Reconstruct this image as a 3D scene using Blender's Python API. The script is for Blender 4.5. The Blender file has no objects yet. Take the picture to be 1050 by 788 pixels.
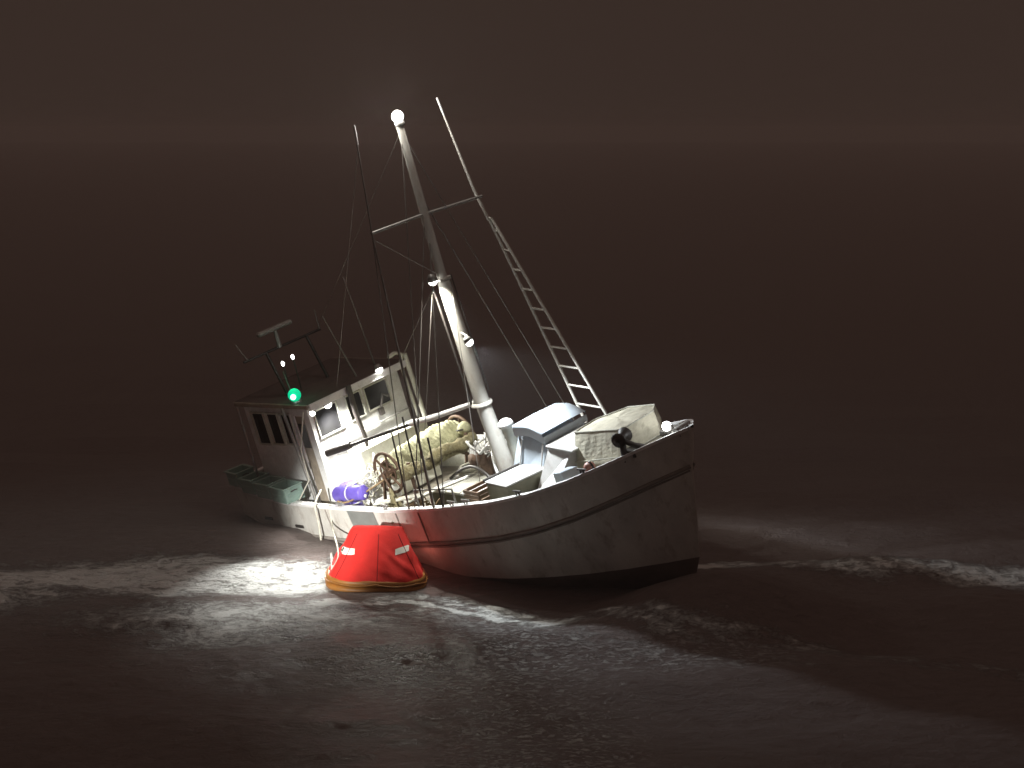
import bpy, bmesh, math, random
import numpy as np
from mathutils import Vector, Matrix, Euler
random.seed(7); rng = np.random.default_rng(7)
scene = bpy.context.scene
COL = scene.collection
R = math.radians

# ------------------------------------------------------------------ camera
cd = bpy.data.cameras.new('camera'); cam = bpy.data.objects.new('camera', cd); COL.objects.link(cam)
cam.location = (0, 0, 8.55); cam.rotation_euler = (R(90 - 8), 0, 0)
cd.sensor_width = 36; cd.lens = 36 * 1855 / 1050; cd.clip_end = 5000; cd.clip_start = 0.1
scene.camera = cam

# ------------------------------------------------------------------ night sky, exposure
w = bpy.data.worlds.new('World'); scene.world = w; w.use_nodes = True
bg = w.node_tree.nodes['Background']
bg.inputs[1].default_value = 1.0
_n = w.node_tree.nodes; _l = w.node_tree.links        # sky made brighter overhead, out of view, to light the mist
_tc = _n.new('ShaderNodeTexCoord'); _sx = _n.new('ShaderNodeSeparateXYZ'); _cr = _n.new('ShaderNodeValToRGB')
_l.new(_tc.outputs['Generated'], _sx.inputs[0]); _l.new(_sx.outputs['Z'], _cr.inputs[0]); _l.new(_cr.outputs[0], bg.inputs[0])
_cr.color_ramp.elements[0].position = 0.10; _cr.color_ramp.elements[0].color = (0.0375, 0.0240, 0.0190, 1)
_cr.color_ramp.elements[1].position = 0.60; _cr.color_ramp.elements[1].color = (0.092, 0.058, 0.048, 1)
vs = scene.view_settings
vs.view_transform = 'Standard'; vs.look = 'None'; vs.exposure = 0; vs.gamma = 1; vs.use_curve_mapping = False
scene.cycles.max_bounces = 6; scene.cycles.sample_clamp_indirect = 2.0
scene.cycles.use_denoising = True

# the boat's pose on the swell: heeled to starboard, bow up
BOAT = Matrix.Translation((-0.4026, 35.4514, 1.8025)) @ Euler((0.27661, -0.08977, -0.85613), 'XYZ').to_matrix().to_4x4()

def light(name, kind, loc, energy, color=(1, 1, 1), radius=0.05, target=None, parent=None, angle=None, blend=0.6):
    d = bpy.data.lights.new(name, kind); d.energy = energy; d.color = color
    if kind == 'SUN': d.angle = radius
    else: d.shadow_soft_size = radius
    if kind == 'SPOT': d.spot_size = R(angle); d.spot_blend = blend
    o = bpy.data.objects.new(name, d); COL.objects.link(o)
    o.location = loc
    if target is not None:
        o.rotation_euler = (Vector(target) - Vector(loc)).to_track_quat('-Z', 'Y').to_euler()
    if parent is not None: o.parent = parent
    return o

# faint overhead fill added to brighten the mist and sea, and the searchlight of the ship the picture is taken from
light('overhead_fill', 'SUN', (0, 30, 50), 0.11, (1.0, 0.74, 0.60), R(15), target=(3, 38, 0))
light('searchlight', 'SPOT', (-12.0, 3.0, 6.5), 125000, (1.0, 0.985, 0.93), 0.12, target=(-3.85, 34.5, 0.85), angle=6.9, blend=1.0)

# ------------------------------------------------------------------ materials
def mat(name, color, rough=0.6, metal=0.0, var=0.25, scale=3.0, dirt=None, dirt_amt=0.35, bump=0.0, bscale=30, emit=None, estr=0, stretch=(1, 1, 1), coat=0, spec=0.5):
    m = bpy.data.materials.new(name); m.use_nodes = True
    nt = m.node_tree; N = nt.nodes; L = nt.links; b = N['Principled BSDF']
    b.inputs['Roughness'].default_value = rough; b.inputs['Metallic'].default_value = metal
    b.inputs['Specular IOR Level'].default_value = spec
    tc = N.new('ShaderNodeTexCoord'); mp = N.new('ShaderNodeMapping'); mp.inputs['Scale'].default_value = stretch
    L.new(tc.outputs['Object'], mp.inputs['Vector'])
    n1 = N.new('ShaderNodeTexNoise'); n1.inputs['Scale'].default_value = scale; n1.inputs['Detail'].default_value = 6; n1.inputs['Roughness'].default_value = 0.65
    L.new(mp.outputs[0], n1.inputs['Vector'])
    rp = N.new('ShaderNodeValToRGB'); c = Vector(color)
    rp.color_ramp.elements[0].position = 0.3; rp.color_ramp.elements[0].color = (*(c * (1 - var)), 1)
    rp.color_ramp.elements[1].position = 0.65; rp.color_ramp.elements[1].color = (*[min(1, x) for x in c * (1 + var * 0.25)], 1)
    L.new(n1.outputs['Fac'], rp.inputs[0]); out = rp.outputs[0]
    if dirt:
        n2 = N.new('ShaderNodeTexNoise'); n2.inputs['Scale'].default_value = scale * 1.7; n2.inputs['Detail'].default_value = 8; n2.inputs['Roughness'].default_value = 0.75
        L.new(mp.outputs[0], n2.inputs['Vector'])
        r2 = N.new('ShaderNodeValToRGB'); r2.color_ramp.elements[0].position = 0.52; r2.color_ramp.elements[1].position = 0.72
        r2.color_ramp.elements[0].color = (0, 0, 0, 1); r2.color_ramp.elements[1].color = (dirt_amt,) * 3 + (1,)
        L.new(n2.outputs['Fac'], r2.inputs[0])
        mx = N.new('ShaderNodeMixRGB'); L.new(r2.outputs[0], mx.inputs[0]); L.new(out, mx.inputs[1]); mx.inputs[2].default_value = (*dirt, 1); out = mx.outputs[0]
    L.new(out, b.inputs['Base Color'])
    if bump:
        n3 = N.new('ShaderNodeTexNoise'); n3.inputs['Scale'].default_value = bscale; n3.inputs['Detail'].default_value = 4
        L.new(mp.outputs[0], n3.inputs['Vector'])
        bp = N.new('ShaderNodeBump'); bp.inputs['Strength'].default_value = bump; bp.inputs['Distance'].default_value = 0.03
        L.new(n3.outputs['Fac'], bp.inputs['Height']); L.new(bp.outputs[0], b.inputs['Normal'])
    if emit:
        b.inputs['Emission Color'].default_value = (*emit, 1); b.inputs['Emission Strength'].default_value = estr
    return m

RUST = (0.22, 0.09, 0.04)
M = {
 'hull': mat('white_hull_paint', (0.60, 0.585, 0.54), 0.45, var=0.25, scale=1.6, dirt=(0.20, 0.14, 0.10), dirt_amt=0.75, bump=0.15, bscale=5, stretch=(1, 1, 0.45)),
 'bottom': mat('dark_bottom_paint', (0.17, 0.12, 0.105), 0.6, var=0.4, scale=2),
 'rub': mat('dark_rub_rail_paint', (0.24, 0.215, 0.19), 0.6, var=0.3, scale=4),
 'patch': mat('grey_patch', (0.20, 0.21, 0.20), 0.55, var=0.2, scale=6),
 'white': mat('white_paint', (0.80, 0.80, 0.79), 0.4, var=0.2, scale=4, dirt=RUST, dirt_amt=0.3, bump=0.08, bscale=12),
 'cream': mat('cream_paint', (0.60, 0.60, 0.52), 0.5, var=0.25, scale=4, dirt=RUST, dirt_amt=0.35),
 'beige': mat('beige_board', (0.33, 0.28, 0.22), 0.6, var=0.3, scale=6),
 'roof': mat('dark_roof_coating', (0.085, 0.058, 0.050), 0.95, var=0.4, scale=4),
 'deck': mat('worn_deck', (0.17, 0.15, 0.12), 0.5, var=0.5, scale=5, dirt=(0.4, 0.38, 0.33), dirt_amt=0.5, bump=0.2),
 'blue': mat('pale_blue_paint', (0.58, 0.66, 0.74), 0.4, var=0.15, scale=3, dirt=(0.4, 0.38, 0.33), dirt_amt=0.3),
 'olive': mat('olive_boards', (0.20, 0.19, 0.13), 0.6, var=0.3, scale=5),
 'canvas': mat('cream_canvas', (0.62, 0.58, 0.45), 0.85, var=0.3, scale=3, dirt=(0.2, 0.17, 0.12), dirt_amt=0.4, bump=1.0, bscale=4),
 'dark': mat('dark_steel', (0.045, 0.038, 0.034), 0.5, metal=0.2, var=0.4, scale=8),
 'rust': mat('rusty_steel', (0.13, 0.075, 0.045), 0.7, metal=0.2, var=0.5, scale=7, dirt=(0.3, 0.26, 0.2), dirt_amt=0.4),
 'galv': mat('galvanised_steel', (0.34, 0.33, 0.31), 0.4, metal=0.5, var=0.25, scale=9),
 'mast': mat('mast_paint', (0.55, 0.53, 0.48), 0.45, var=0.25, scale=3, dirt=RUST, dirt_amt=0.35, stretch=(1, 1, 0.4)),
 'wire': mat('stay_wire', (0.22, 0.20, 0.18), 0.5, metal=0.3),
 'glass': mat('dark_window_glass', (0.02, 0.02, 0.022), 0.04, var=0.2, spec=0.2),
 'net': mat('pale_yellow_net', (0.50, 0.49, 0.31), 0.9, var=0.35, scale=9, bump=1.0, bscale=40),
 'net2': mat('olive_brown_net', (0.22, 0.19, 0.10), 0.95, var=0.5, scale=9, dirt=(0.6, 0.58, 0.45), dirt_amt=0.5, bump=1.0, bscale=35),
 'tote': mat('green_tote_plastic', (0.26, 0.38, 0.33), 0.5, var=0.2, scale=5),
 'barrel': mat('violet_blue_plastic', (0.14, 0.10, 0.46), 0.4, var=0.2, scale=4),
 'rope': mat('pale_rope', (0.58, 0.57, 0.48), 0.9, var=0.3, scale=20),
 'rope2': mat('brown_rope', (0.25, 0.17, 0.09), 0.9, var=0.4, scale=20),
 'red': mat('red_canopy_fabric', (0.68, 0.022, 0.016), 0.85, var=0.18, scale=2.2, bump=0.8, bscale=3.0),
 'redseam': mat('dark_red_seam', (0.30, 0.010, 0.010), 0.8, var=0.1),
 'amber': mat('amber_rubber', (0.36, 0.15, 0.03), 0.5, var=0.3, scale=4),
 'tape': mat('reflective_tape', (0.85, 0.83, 0.75), 0.35, var=0.1, emit=None),
 'pink': mat('faded_pink_buoy', (0.60, 0.28, 0.22), 0.5, var=0.2),
 'plastic': mat('white_plastic', (0.72, 0.72, 0.70), 0.35, var=0.15, scale=6),
 'wood': mat('wet_wood', (0.20, 0.13, 0.08), 0.55, var=0.45, scale=8, stretch=(0.3, 1, 1)),
}
def emat(name, color, strength):
    m = bpy.data.materials.new(name); m.use_nodes = True
    b = m.node_tree.nodes['Principled BSDF']; b.inputs['Base Color'].default_value = (*color, 1)
    b.inputs['Emission Color'].default_value = (*color, 1); b.inputs['Emission Strength'].default_value = strength
    return m
M['lamp'] = emat('lit_white_lamp', (1, 0.99, 0.94), 8)
M['green'] = emat('lit_green_lens', (0.0, 0.62, 0.30), 1.0)
M['greenbulb'] = emat('lit_green_bulb', (0.55, 1.0, 0.85), 3)

# ------------------------------------------------------------------ mesh helpers
class MB:
    def __init__(s): s.v = []; s.f = []; s.sm = []
    def add(s, vs, fs, smooth=False):
        n = len(s.v); s.v += [tuple(p) for p in vs]; s.f += [tuple(i + n for i in f) for f in fs]; s.sm += [smooth] * len(fs); return s
    def box(s, c, d, rot=None, bev=0.012):
        bm = bmesh.new(); bmesh.ops.create_cube(bm, size=1)
        for q in bm.verts: q.co = Vector((q.co.x * d[0], q.co.y * d[1], q.co.z * d[2]))
        b = min(bev, min(d) * 0.3)
        if b > 0.002: bmesh.ops.bevel(bm, geom=bm.edges[:], offset=b, segments=1, affect='EDGES')
        mt = Matrix.Translation(c)
        if rot is not None: mt = mt @ (rot if isinstance(rot, Matrix) else Euler(rot).to_matrix().to_4x4())
        bm.verts.index_update(); s.add([mt @ q.co for q in bm.verts], [[q.index for q in f.verts] for f in bm.faces]); bm.free(); return s
    def tube(s, pts, r, n=8, caps=True):
        pts = [Vector(p) for p in pts]; k = len(pts); rr = r if isinstance(r, (list, tuple)) else [r] * k
        vs = []; up = None
        for i, p in enumerate(pts):
            t = (pts[min(i + 1, k - 1)] - pts[max(i - 1, 0)]).normalized()
            if up is None: up = t.orthogonal().normalized()
            else: up = (up - t * up.dot(t)).normalized()
            sd = t.cross(up)
            for j in range(n):
                a = 2 * math.pi * j / n; vs.append(p + (up * math.cos(a) + sd * math.sin(a)) * rr[i])
        fs = [(i * n + j, i * n + (j + 1) % n, (i + 1) * n + (j + 1) % n, (i + 1) * n + j) for i in range(k - 1) for j in range(n)]
        s.add(vs, fs, True)
        if caps:
            s.add(vs[:n], [tuple(range(n))[::-1]]); s.add(vs[-n:], [tuple(range(n))])
        return s
    def lathe(s, prof, mt=Matrix(), n=20):
        vs = [mt @ Vector((r * math.cos(2 * math.pi * j / n), r * math.sin(2 * math.pi * j / n), z)) for r, z in prof for j in range(n)]
        k = len(prof)
        s.add(vs, [(i * n + j, i * n + (j + 1) % n, (i + 1) * n + (j + 1) % n, (i + 1) * n + j) for i in range(k - 1) for j in range(n)], True); return s
    def ball(s, c, r, n=14, sq=(1, 1, 1)):
        prof = [(max(1e-4, r * math.sin(math.pi * i / 8)), -r * math.cos(math.pi * i / 8)) for i in range(9)]
        return s.lathe(prof, Matrix.Translation(c) @ Matrix.Diagonal((*sq, 1)), n)
    def grid(s, rows, smooth=True, close=False):
        k = len(rows); n = len(rows[0]); vs = [p for r_ in rows for p in r_]
        m = n if close else n - 1
        s.add(vs, [(i * n + j, i * n + (j + 1) % n, (i + 1) * n + (j + 1) % n, (i + 1) * n + j) for i in range(k - 1) for j in range(m)], smooth); return s
    def build(s, name, m, parent=None):
        me = bpy.data.meshes.new(name); me.from_pydata(s.v, [], s.f); me.update()
        me.polygons.foreach_set('use_smooth', s.sm)
        bm = bmesh.new(); bm.from_mesh(me); bmesh.ops.recalc_face_normals(bm, faces=bm.faces[:]); bm.to_mesh(me); bm.free()
        me.materials.append(m)
        o = bpy.data.objects.new(name, me); COL.objects.link(o)
        if parent is not None: o.parent = parent
        return o

def tag(o, label=None, cat=None, group=None, kind=None):
    if label: o['label'] = label
    if cat: o['category'] = cat
    if group: o['group'] = group
    if kind: o['kind'] = kind
    return o
def on_boat(o, loc=(0, 0, 0), rot=(0, 0, 0)):
    o.matrix_world = BOAT @ Matrix.Translation(loc) @ Euler(rot).to_matrix().to_4x4(); return o
def empty(name, mw=None):
    o = bpy.data.objects.new(name, None); COL.objects.link(o); o.empty_display_size = 0.2
    if mw is not None: o.matrix_world = mw
    return o

# ------------------------------------------------------------------ sea
def noise2(x, y, scale, seed, octs=4):
    """value noise on a lattice, smooth"""
    g = np.random.default_rng(seed); T = g.random((256, 256)); out = np.zeros_like(x); amp = 1; tot = 0
    for o in range(octs):
        X = x / scale * 2 ** o + 17.3 * o; Y = y / scale * 2 ** o + 9.1 * o
        xi = np.floor(X).astype(int); yi = np.floor(Y).astype(int); fx = X - xi; fy = Y - yi
        fx = fx * fx * (3 - 2 * fx); fy = fy * fy * (3 - 2 * fy)
        a = T[xi % 256, yi % 256]; b = T[(xi + 1) % 256, yi % 256]; c = T[xi % 256, (yi + 1) % 256]; d = T[(xi + 1) % 256, (yi + 1) % 256]
        out += amp * ((a * (1 - fx) + b * fx) * (1 - fy) + (c * (1 - fx) + d * fx) * fy); tot += amp; amp *= 0.55
    return out / tot
def seg_d(x, y, pts):
    """distance to a polyline, and how far along it (0..1)"""
    best = np.full(x.shape, 1e9); along = np.zeros_like(x); n = len(pts) - 1
    for i in range(n):
        (ax, ay), (bx, by) = pts[i], pts[i + 1]; dx, dy = bx - ax, by - ay
        t = np.clip(((x - ax) * dx + (y - ay) * dy) / (dx * dx + dy * dy), 0, 1)
        d = np.hypot(x - ax - t * dx, y - ay - t * dy); k = d < best
        best = np.where(k, d, best); along = np.where(k, (i + t) / n, along)
    return best, along
def axis_vals(lo, hi, step, far_lo, far_hi, g=1.12):
    a = list(np.arange(lo, hi + 1e-6, step)); s = step; v = hi
    while v < far_hi: s *= g; v += s; a.append(v)
    s = step; v = lo; b = []
    while v > far_lo: s *= g; v -= s; b.append(v)
    return np.array(b[::-1] + a)
xs = axis_vals(-12.5, 12.5, 0.055, -1200, 1200, 1.18)
ys = axis_vals(21.5, 40, 0.065, -60, 1200, 1.18)
X, Y = np.meshgrid(xs, ys)
near = np.exp(-np.maximum(0, np.hypot(X, Y - 31) - 11) / 30)
wx = X + 1.2 * noise2(X, Y, 5, 3); wy = Y + 1.2 * noise2(X, Y, 5, 4)
Z = 0.10 * np.sin(0.42 * wx + 1.1 * wy) + 0.07 * np.sin(-0.5 * wx + 1.9 * wy + 1) + 0.30 * (noise2(wx * 0.5, wy, 2.4, 11, 5) - 0.5)
Z += 0.12 * (noise2(X * 0.7, Y, 0.55, 12, 3) - 0.5) + 0.07 * (1 - np.abs(2 * noise2(wx * 0.55 + 0.3 * wy, wy, 0.9, 13, 4) - 1)) - 0.05
Z = Z * (0.30 + 0.42 * near)
Z += 0.88 * np.exp(-((X - 3.6) / 1.9) ** 2 - ((Y - 31.1) / 1.35) ** 2)
# foam: where the hull and the raft have churned the water
def sstep(a, b, v): t = np.clip((v - a) / (b - a), 0, 1); return t * t * (3 - 2 * t)
jx = X + 1.1 * (noise2(X, Y, 1.6, 21) - 0.5); jy = Y + 1.3 * (noise2(X, Y, 1.6, 22) - 0.5)
streak = noise2(X * 0.35 + 0.15 * Y, Y, 0.9, 23, 5); fine = noise2(X, Y, 0.35, 24, 4)
F = np.zeros_like(X)
# broad churned patch left of the raft
d = np.hypot((jx + 6.6) / 5.2, (jy - 34.2) / 2.1); F = np.maximum(F, (1 - sstep(0.45, 1.1, d)) * (0.72 + 0.5 * streak))
d = np.hypot((jx + 10.5) / 4.0, (jy - 33.3) / 2.8); F = np.maximum(F, (1 - sstep(0.4, 1.1, d)) * (0.60 + 0.5 * streak))
d = np.hypot((jx + 4.2) / 1.5, (jy - 33.6) / 1.1); F = np.maximum(F, (1 - sstep(0.3, 1.15, d)) * (0.75 + 0.4 * fine))
d = np.hypot((jx + 4.6) / 5.0, (jy - 31.0) / 2.1); F = np.maximum(F, (1 - sstep(0.2, 1.1, d)) * (0.48 + 0.5 * streak))
# curl in front of the raft and the long wake band running to the lower right
band = [(-3.4, 32.1), (-2.4, 32.45), (-1.4, 32.75), (-0.5, 31.9), (0.6, 30.9), (2.0, 30.2), (3.8, 29.5), (6.0, 28.6), (9.5, 27.3)]
d, al = seg_d(jx, jy, band); F = np.maximum(F, (1 - sstep(0.12, 0.50 + 0.35 * al, d)) * (0.98 - 0.55 * al) * (0.55 + 0.8 * fine * (0.5 + streak)))
d, al = seg_d(X + 0.5 * (noise2(X, Y, .5, 41) - .5), Y + 0.5 * (noise2(X, Y, .5, 42) - .5), [(-3.3, 32.25), (-2.6, 32.1), (-1.9, 32.35), (-1.35, 32.2), (-0.8, 31.7), (-0.1, 31.25), (0.7, 30.75)]); F = np.maximum(F, (1 - sstep(0.05, 0.28, d)) * 1.0)
band2 = [(-3.2, 31.2), (-1.6, 31.6), (-0.2, 30.6), (1.5, 29.2), (3.4, 28.3), (5.2, 27.4)]
d, al = seg_d(jx, jy, band2); F = np.maximum(F, (1 - sstep(0.2, 1.0, d)) * (0.60 - 0.35 * al) * (0.4 + 1.0 * streak))
d, al = seg_d(jx, jy, [(-9, 28.9), (-5, 28.6), (-3.2, 28.7)]); F = np.maximum(F, (1 - sstep(0.05, 0.4, d)) * 0.25 * (0.4 + streak))
d, al = seg_d(jx, jy, [(-4.8, 30.2), (-2.6, 29.2), (-1.9, 28.4)]); F = np.maximum(F, (1 - sstep(0.05, 0.3, d)) * 0.4 * (0.4 + streak))
# speckled froth in the middle foreground
G_ = np.zeros_like(X)
dd = np.hypot((jx + 0.7) / 2.5, (jy - 28.5) / 3.8); G_ = np.maximum(G_, (1 - sstep(0.15, 1.1, dd)) * (0.5 + 0.6 * streak))
dd = np.hypot((jx - 0.3) / 2.0, (jy - 24.5) / 3.4); G_ = np.maximum(G_, (1 - sstep(0.2, 1.1, dd)) * (0.35 + 0.5 * streak))
dd = np.hypot((jx - 2.6) / 3.0, (jy - 28.6) / 1.3); G_ = np.maximum(G_, (1 - sstep(0.2, 1.1, dd)) * 0.35)
# breaking wave off the bow, widening to the right
rb = [(3.6, 35.4), (5.5, 35.0), (7.2, 34.7), (9.2, 34.1), (12, 33.4)]
d, al = seg_d(jx, jy, rb); F = np.maximum(F, (1 - sstep(0.15, 0.35 + 1.3 * al, d)) * (0.62 + 0.5 * streak))
d, al = seg_d(X, Y, [(x, y + 0.1) for x, y in rb]); Z += 0.16 * np.exp(-(d / 0.7) ** 2) * sstep(3.8, 6, X)
F = np.clip(F, 0, 1)
Z += 0.05 * F * (fine - 0.3)
def sea_h(x, y):
    i = np.argmin(abs(ys - y)); j = np.argmin(abs(xs - x)); return float(Z[i, j])
# quiet the sheet under the raft so that it floats cleanly
q = np.exp(-(((X + 2.6) / 1.25) ** 2 + ((Y - 33.75) / 1.1) ** 2) ** 2); Z = Z * (1 - q) + 0.0 * q
ny, nx = X.shape
me = bpy.data.meshes.new('sea')
idx = np.arange(ny * nx).reshape(ny, nx)
quads = np.stack([idx[:-1, :-1], idx[:-1, 1:], idx[1:, 1:], idx[1:, :-1]], -1).reshape(-1, 4)
me.vertices.add(ny * nx); me.vertices.foreach_set('co', np.stack([X, Y, Z], -1).astype(np.float32).ravel())
me.loops.add(quads.size); me.loops.foreach_set('vertex_index', quads.astype(np.int32).ravel())
me.polygons.add(len(quads)); me.polygons.foreach_set('loop_start', np.arange(0, quads.size, 4, dtype=np.int32))
me.polygons.foreach_set('use_smooth', np.ones(len(quads), bool)); me.update(calc_edges=True)
at = me.attributes.new('foam', 'FLOAT', 'POINT'); at.data.foreach_set('value', F.astype(np.float32).ravel())
at = me.attributes.new('froth', 'FLOAT', 'POINT'); at.data.foreach_set('value', np.clip(G_, 0, 1).astype(np.float32).ravel())
sea = bpy.data.objects.new('water', me); COL.objects.link(sea); sea['kind'] = 'structure'
m = bpy.data.materials.new('night_sea'); m.use_nodes = True; nt = m.node_tree; N = nt.nodes; L = nt.links; b = N['Principled BSDF']
tc = N.new('ShaderNodeTexCoord'); mp = N.new('ShaderNodeMapping'); mp.inputs['Scale'].default_value = (0.75, 1, 1); L.new(tc.outputs['Object'], mp.inputs[0])
def nz(scale, det=5, rough=0.65, dist=0.0):
    n = N.new('ShaderNodeTexNoise'); n.inputs['Scale'].default_value = scale; n.inputs['Detail'].default_value = det; n.inputs['Roughness'].default_value = rough
    n.inputs['Distortion'].default_value = dist; L.new(mp.outputs[0], n.inputs['Vector']); return n
def mth(op, a, b_=None):
    n = N.new('ShaderNodeMath'); n.operation = op
    for i, q_ in enumerate((a, b_)):
        if q_ is None: continue
        if isinstance(q_, (int, float)): n.inputs[i].default_value = q_
        else: L.new(q_, n.inputs[i])
    return n.outputs[0]
fa = N.new('ShaderNodeAttribute'); fa.attribute_name = 'foam'
n_a = nz(7, 8, 0.7, 0.6); n_b = nz(2.2, 5, 0.6, 0.8); n_c = nz(26, 3, 0.6)
tx = mth('ADD', mth('MULTIPLY', n_a.outputs['Fac'], 0.55), mth('ADD', mth('MULTIPLY', n_b.outputs['Fac'], 0.30), mth('MULTIPLY', n_c.outputs['Fac'], 0.15)))
mr = N.new('ShaderNodeMapRange'); mr.inputs[1].default_value = 0.40; mr.inputs[2].default_value = 0.60; L.new(tx, mr.inputs[0])
f0 = N.new('ShaderNodeMapRange'); f0.inputs[1].default_value = 0.84; f0.inputs[2].default_value = 1.44
L.new(mth('ADD', mth('MULTIPLY', mr.outputs[0], 0.9), mth('MULTIPLY', fa.outputs['Fac'], 1.15)), f0.inputs[0])
f0 = mth('MULTIPLY', f0.outputs[0], mth('ADD', mth('MULTIPLY', fa.outputs['Fac'], 0.7), 0.35))
fr = N.new('ShaderNodeAttribute'); fr.attribute_name = 'froth'; n_f = nz(11, 4, 0.55, 0.4)
mf = N.new('ShaderNodeMapRange'); mf.inputs[1].default_value = 0.50; mf.inputs[2].default_value = 0.60; L.new(n_f.outputs['Fac'], mf.inputs[0])
f0 = mth('MAXIMUM', f0, mth('MULTIPLY', mth('MULTIPLY', mf.outputs[0], fr.outputs['Fac']), 1.1))
cl = N.new('ShaderNodeMath'); cl.operation = 'MULTIPLY'; cl.use_clamp = True; L.new(f0, cl.inputs[0]); cl.inputs[1].default_value = 1.0
f = cl.outputs[0]
mx = N.new('ShaderNodeMixRGB'); L.new(f, mx.inputs[0]); mx.inputs[1].default_value = (0.195, 0.160, 0.150, 1); mx.inputs[2].default_value = (0.72, 0.74, 0.72, 1)
L.new(mx.outputs[0], b.inputs['Base Color'])
L.new(mth('ADD', mth('MULTIPLY', f, 0.4), 0.32), b.inputs['Roughness'])
b.inputs['IOR'].default_value = 1.33; b.inputs['Specular IOR Level'].default_value = 0.12
bp = N.new('ShaderNodeBump'); bp.inputs['Strength'].default_value = 1.0; bp.inputs['Distance'].default_value = 0.20
n_w = nz(5.0, 9, 0.72, 0.3)
L.new(mth('ADD', mth('MULTIPLY', n_w.outputs['Fac'], 0.8), mth('MULTIPLY', f, 0.6)), bp.inputs['Height']); L.new(bp.outputs[0], b.inputs['Normal'])
me.materials.append(m)

# ------------------------------------------------------------------ the fishing boat (x forward, y port, z up)
boat = empty('fishing_boat', BOAT)
tag(boat, 'white fishing boat with deck lights lit, heeling over on the dark sea', 'fishing boat')
XB = [-7.5, -6.6, -5.0, -3.0, -1.0, 0.6, 2.0, 2.95, 3.8, 4.55, 5.23, 5.6, 5.8]
BB = [1.45, 1.62, 1.83, 1.95, 1.96, 1.92, 1.80, 1.61, 1.35, 1.03, 0.63, 0.30, 0.04]
SS = [-0.10, -0.20, -0.24, -0.16, -0.08, 0.07, 0.23, 0.38, 0.58, 0.80, 1.01, 1.11, 1.16]
def Bf(x): return float(np.interp(x, XB, BB))
def Sf(x): return float(np.interp(x, XB, SS))
us = np.concatenate([np.linspace(0, 0.8, 40), np.linspace(0.81, 1, 24)])
#            x_stern, x_bow, drop rule, width, bow fineness
LEV = [(-7.50, 5.80, lambda s, u: s, 1.00, 1.0), (-7.48, 5.74, lambda s, u: s - 0.30, 1.0, 1.03), (-7.45, 5.62, lambda s, u: s - 0.72, 0.985, 1.10),
       (-7.40, 5.45, lambda s, u: s * 0.5 - 0.98, 0.955, 1.25), (-7.30, 5.22, lambda s, u: -1.52 + 0.16 * u ** 3, 0.88, 1.45)]
LEV2 = [(-7.30, 5.22, lambda s, u: -1.52 + 0.16 * u ** 3, 0.88, 1.45), (-7.1, 4.9, lambda s, u: -1.95, 0.66, 1.9), (-6.9, 4.3, lambda s, u: -2.3, 0.34, 2.6), (-6.8, 3.9, lambda s, u: -2.55, 0.05, 3)]
def level_pts(lv, side):
    xs_, xb, zr, wd, fin = lv; out = []
    for u in us:
        x = xs_ + u * (xb - xs_); xr = -7.5 + u * 13.3; bb = Bf(xr); t = min(1, bb / 1.96)
        y = wd * 1.96 * (t ** fin if u > 0.5 else t)
        out.append(Vector((x, side * y, zr(Sf(xr), u))))
    return out
def loft(levels, name, mm, parent, transom=True):
    g = MB()
    A = [level_pts(l, -1) for l in levels]; B_ = [level_pts(l, 1) for l in levels]
    g.grid(A); g.grid(B_)
    if transom: g.grid([[a[0], Vector((a[0].x - 0.12, 0, a[0].z)), c[0]] for a, c in zip(A, B_)])
    g.grid([[a[-1], c[-1]] for a, c in zip(A, B_)])
    return g.build(name, mm, parent)
hull = loft(LEV, 'hull', M['hull'], boat); hb = loft(LEV2, 'hull_bottom', M['bottom'], boat)
# bulwark inner face, cap rail, rub rail, decks
def deck_z(x): return Sf(x) - 0.66 if x < 1.25 else Sf(x) - 0.16
g = MB()
for sd in (-1, 1):
    rows = [[], []]
    for u in us:
        x = -7.42 + u * 13.1; y = max(0.0, Bf(x) - 0.07); rows[0].append(Vector((x, sd * y, Sf(x) - 0.005))); rows[1].append(Vector((x, sd * max(0, y - 0.02), deck_z(x) - 0.02)))
    g.grid(rows)
g.build('bulwark', M['cream'], boat)
g = MB(); rows = []
for x in np.linspace(-7.4, 5.65, 90):
    y = max(0.01, Bf(x) - 0.08); rows.append([Vector((x, -y, deck_z(x))), Vector((x, 0, deck_z(x) + 0.04)), Vector((x, y, deck_z(x)))])
g.grid(rows, smooth=False); g.build('deck', M['deck'], boat)
g = MB()
for sd in (-1, 1):
    rows = []
    for u in np.linspace(0, 1, 80):
        x = -7.5 + u * 13.33; y = Bf(x); z = Sf(x)
        rows.append([Vector((x, sd * (y + 0.035), z - 0.02)), Vector((x, sd * (y + 0.035), z + 0.035)), Vector((x, sd * max(0, y - 0.11), z + 0.035)), Vector((x, sd * max(0, y - 0.11), z - 0.02))])
    g.grid(rows, smooth=False, close=True)
g.box((-7.5, 0, Sf(-7.5) + 0.008), (0.14, 2.9, 0.055)); g.build('cap_rail', M['white'], boat)
g = MB()
for sd in (-1, 1):
    p = level_pts(LEV[2], sd); g.tube([q_ + Vector((0, sd * 0.012, 0)) for q_ in p], 0.04, 6)
    p = level_pts((-7.45, 5.58, lambda s, u: s - 0.80, 0.982, 1.12), sd); g.tube([q_ + Vector((0, sd * 0.006, 0)) for q_ in p], 0.028, 6)
g.build('rub_rail', M['rub'], boat)
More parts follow.
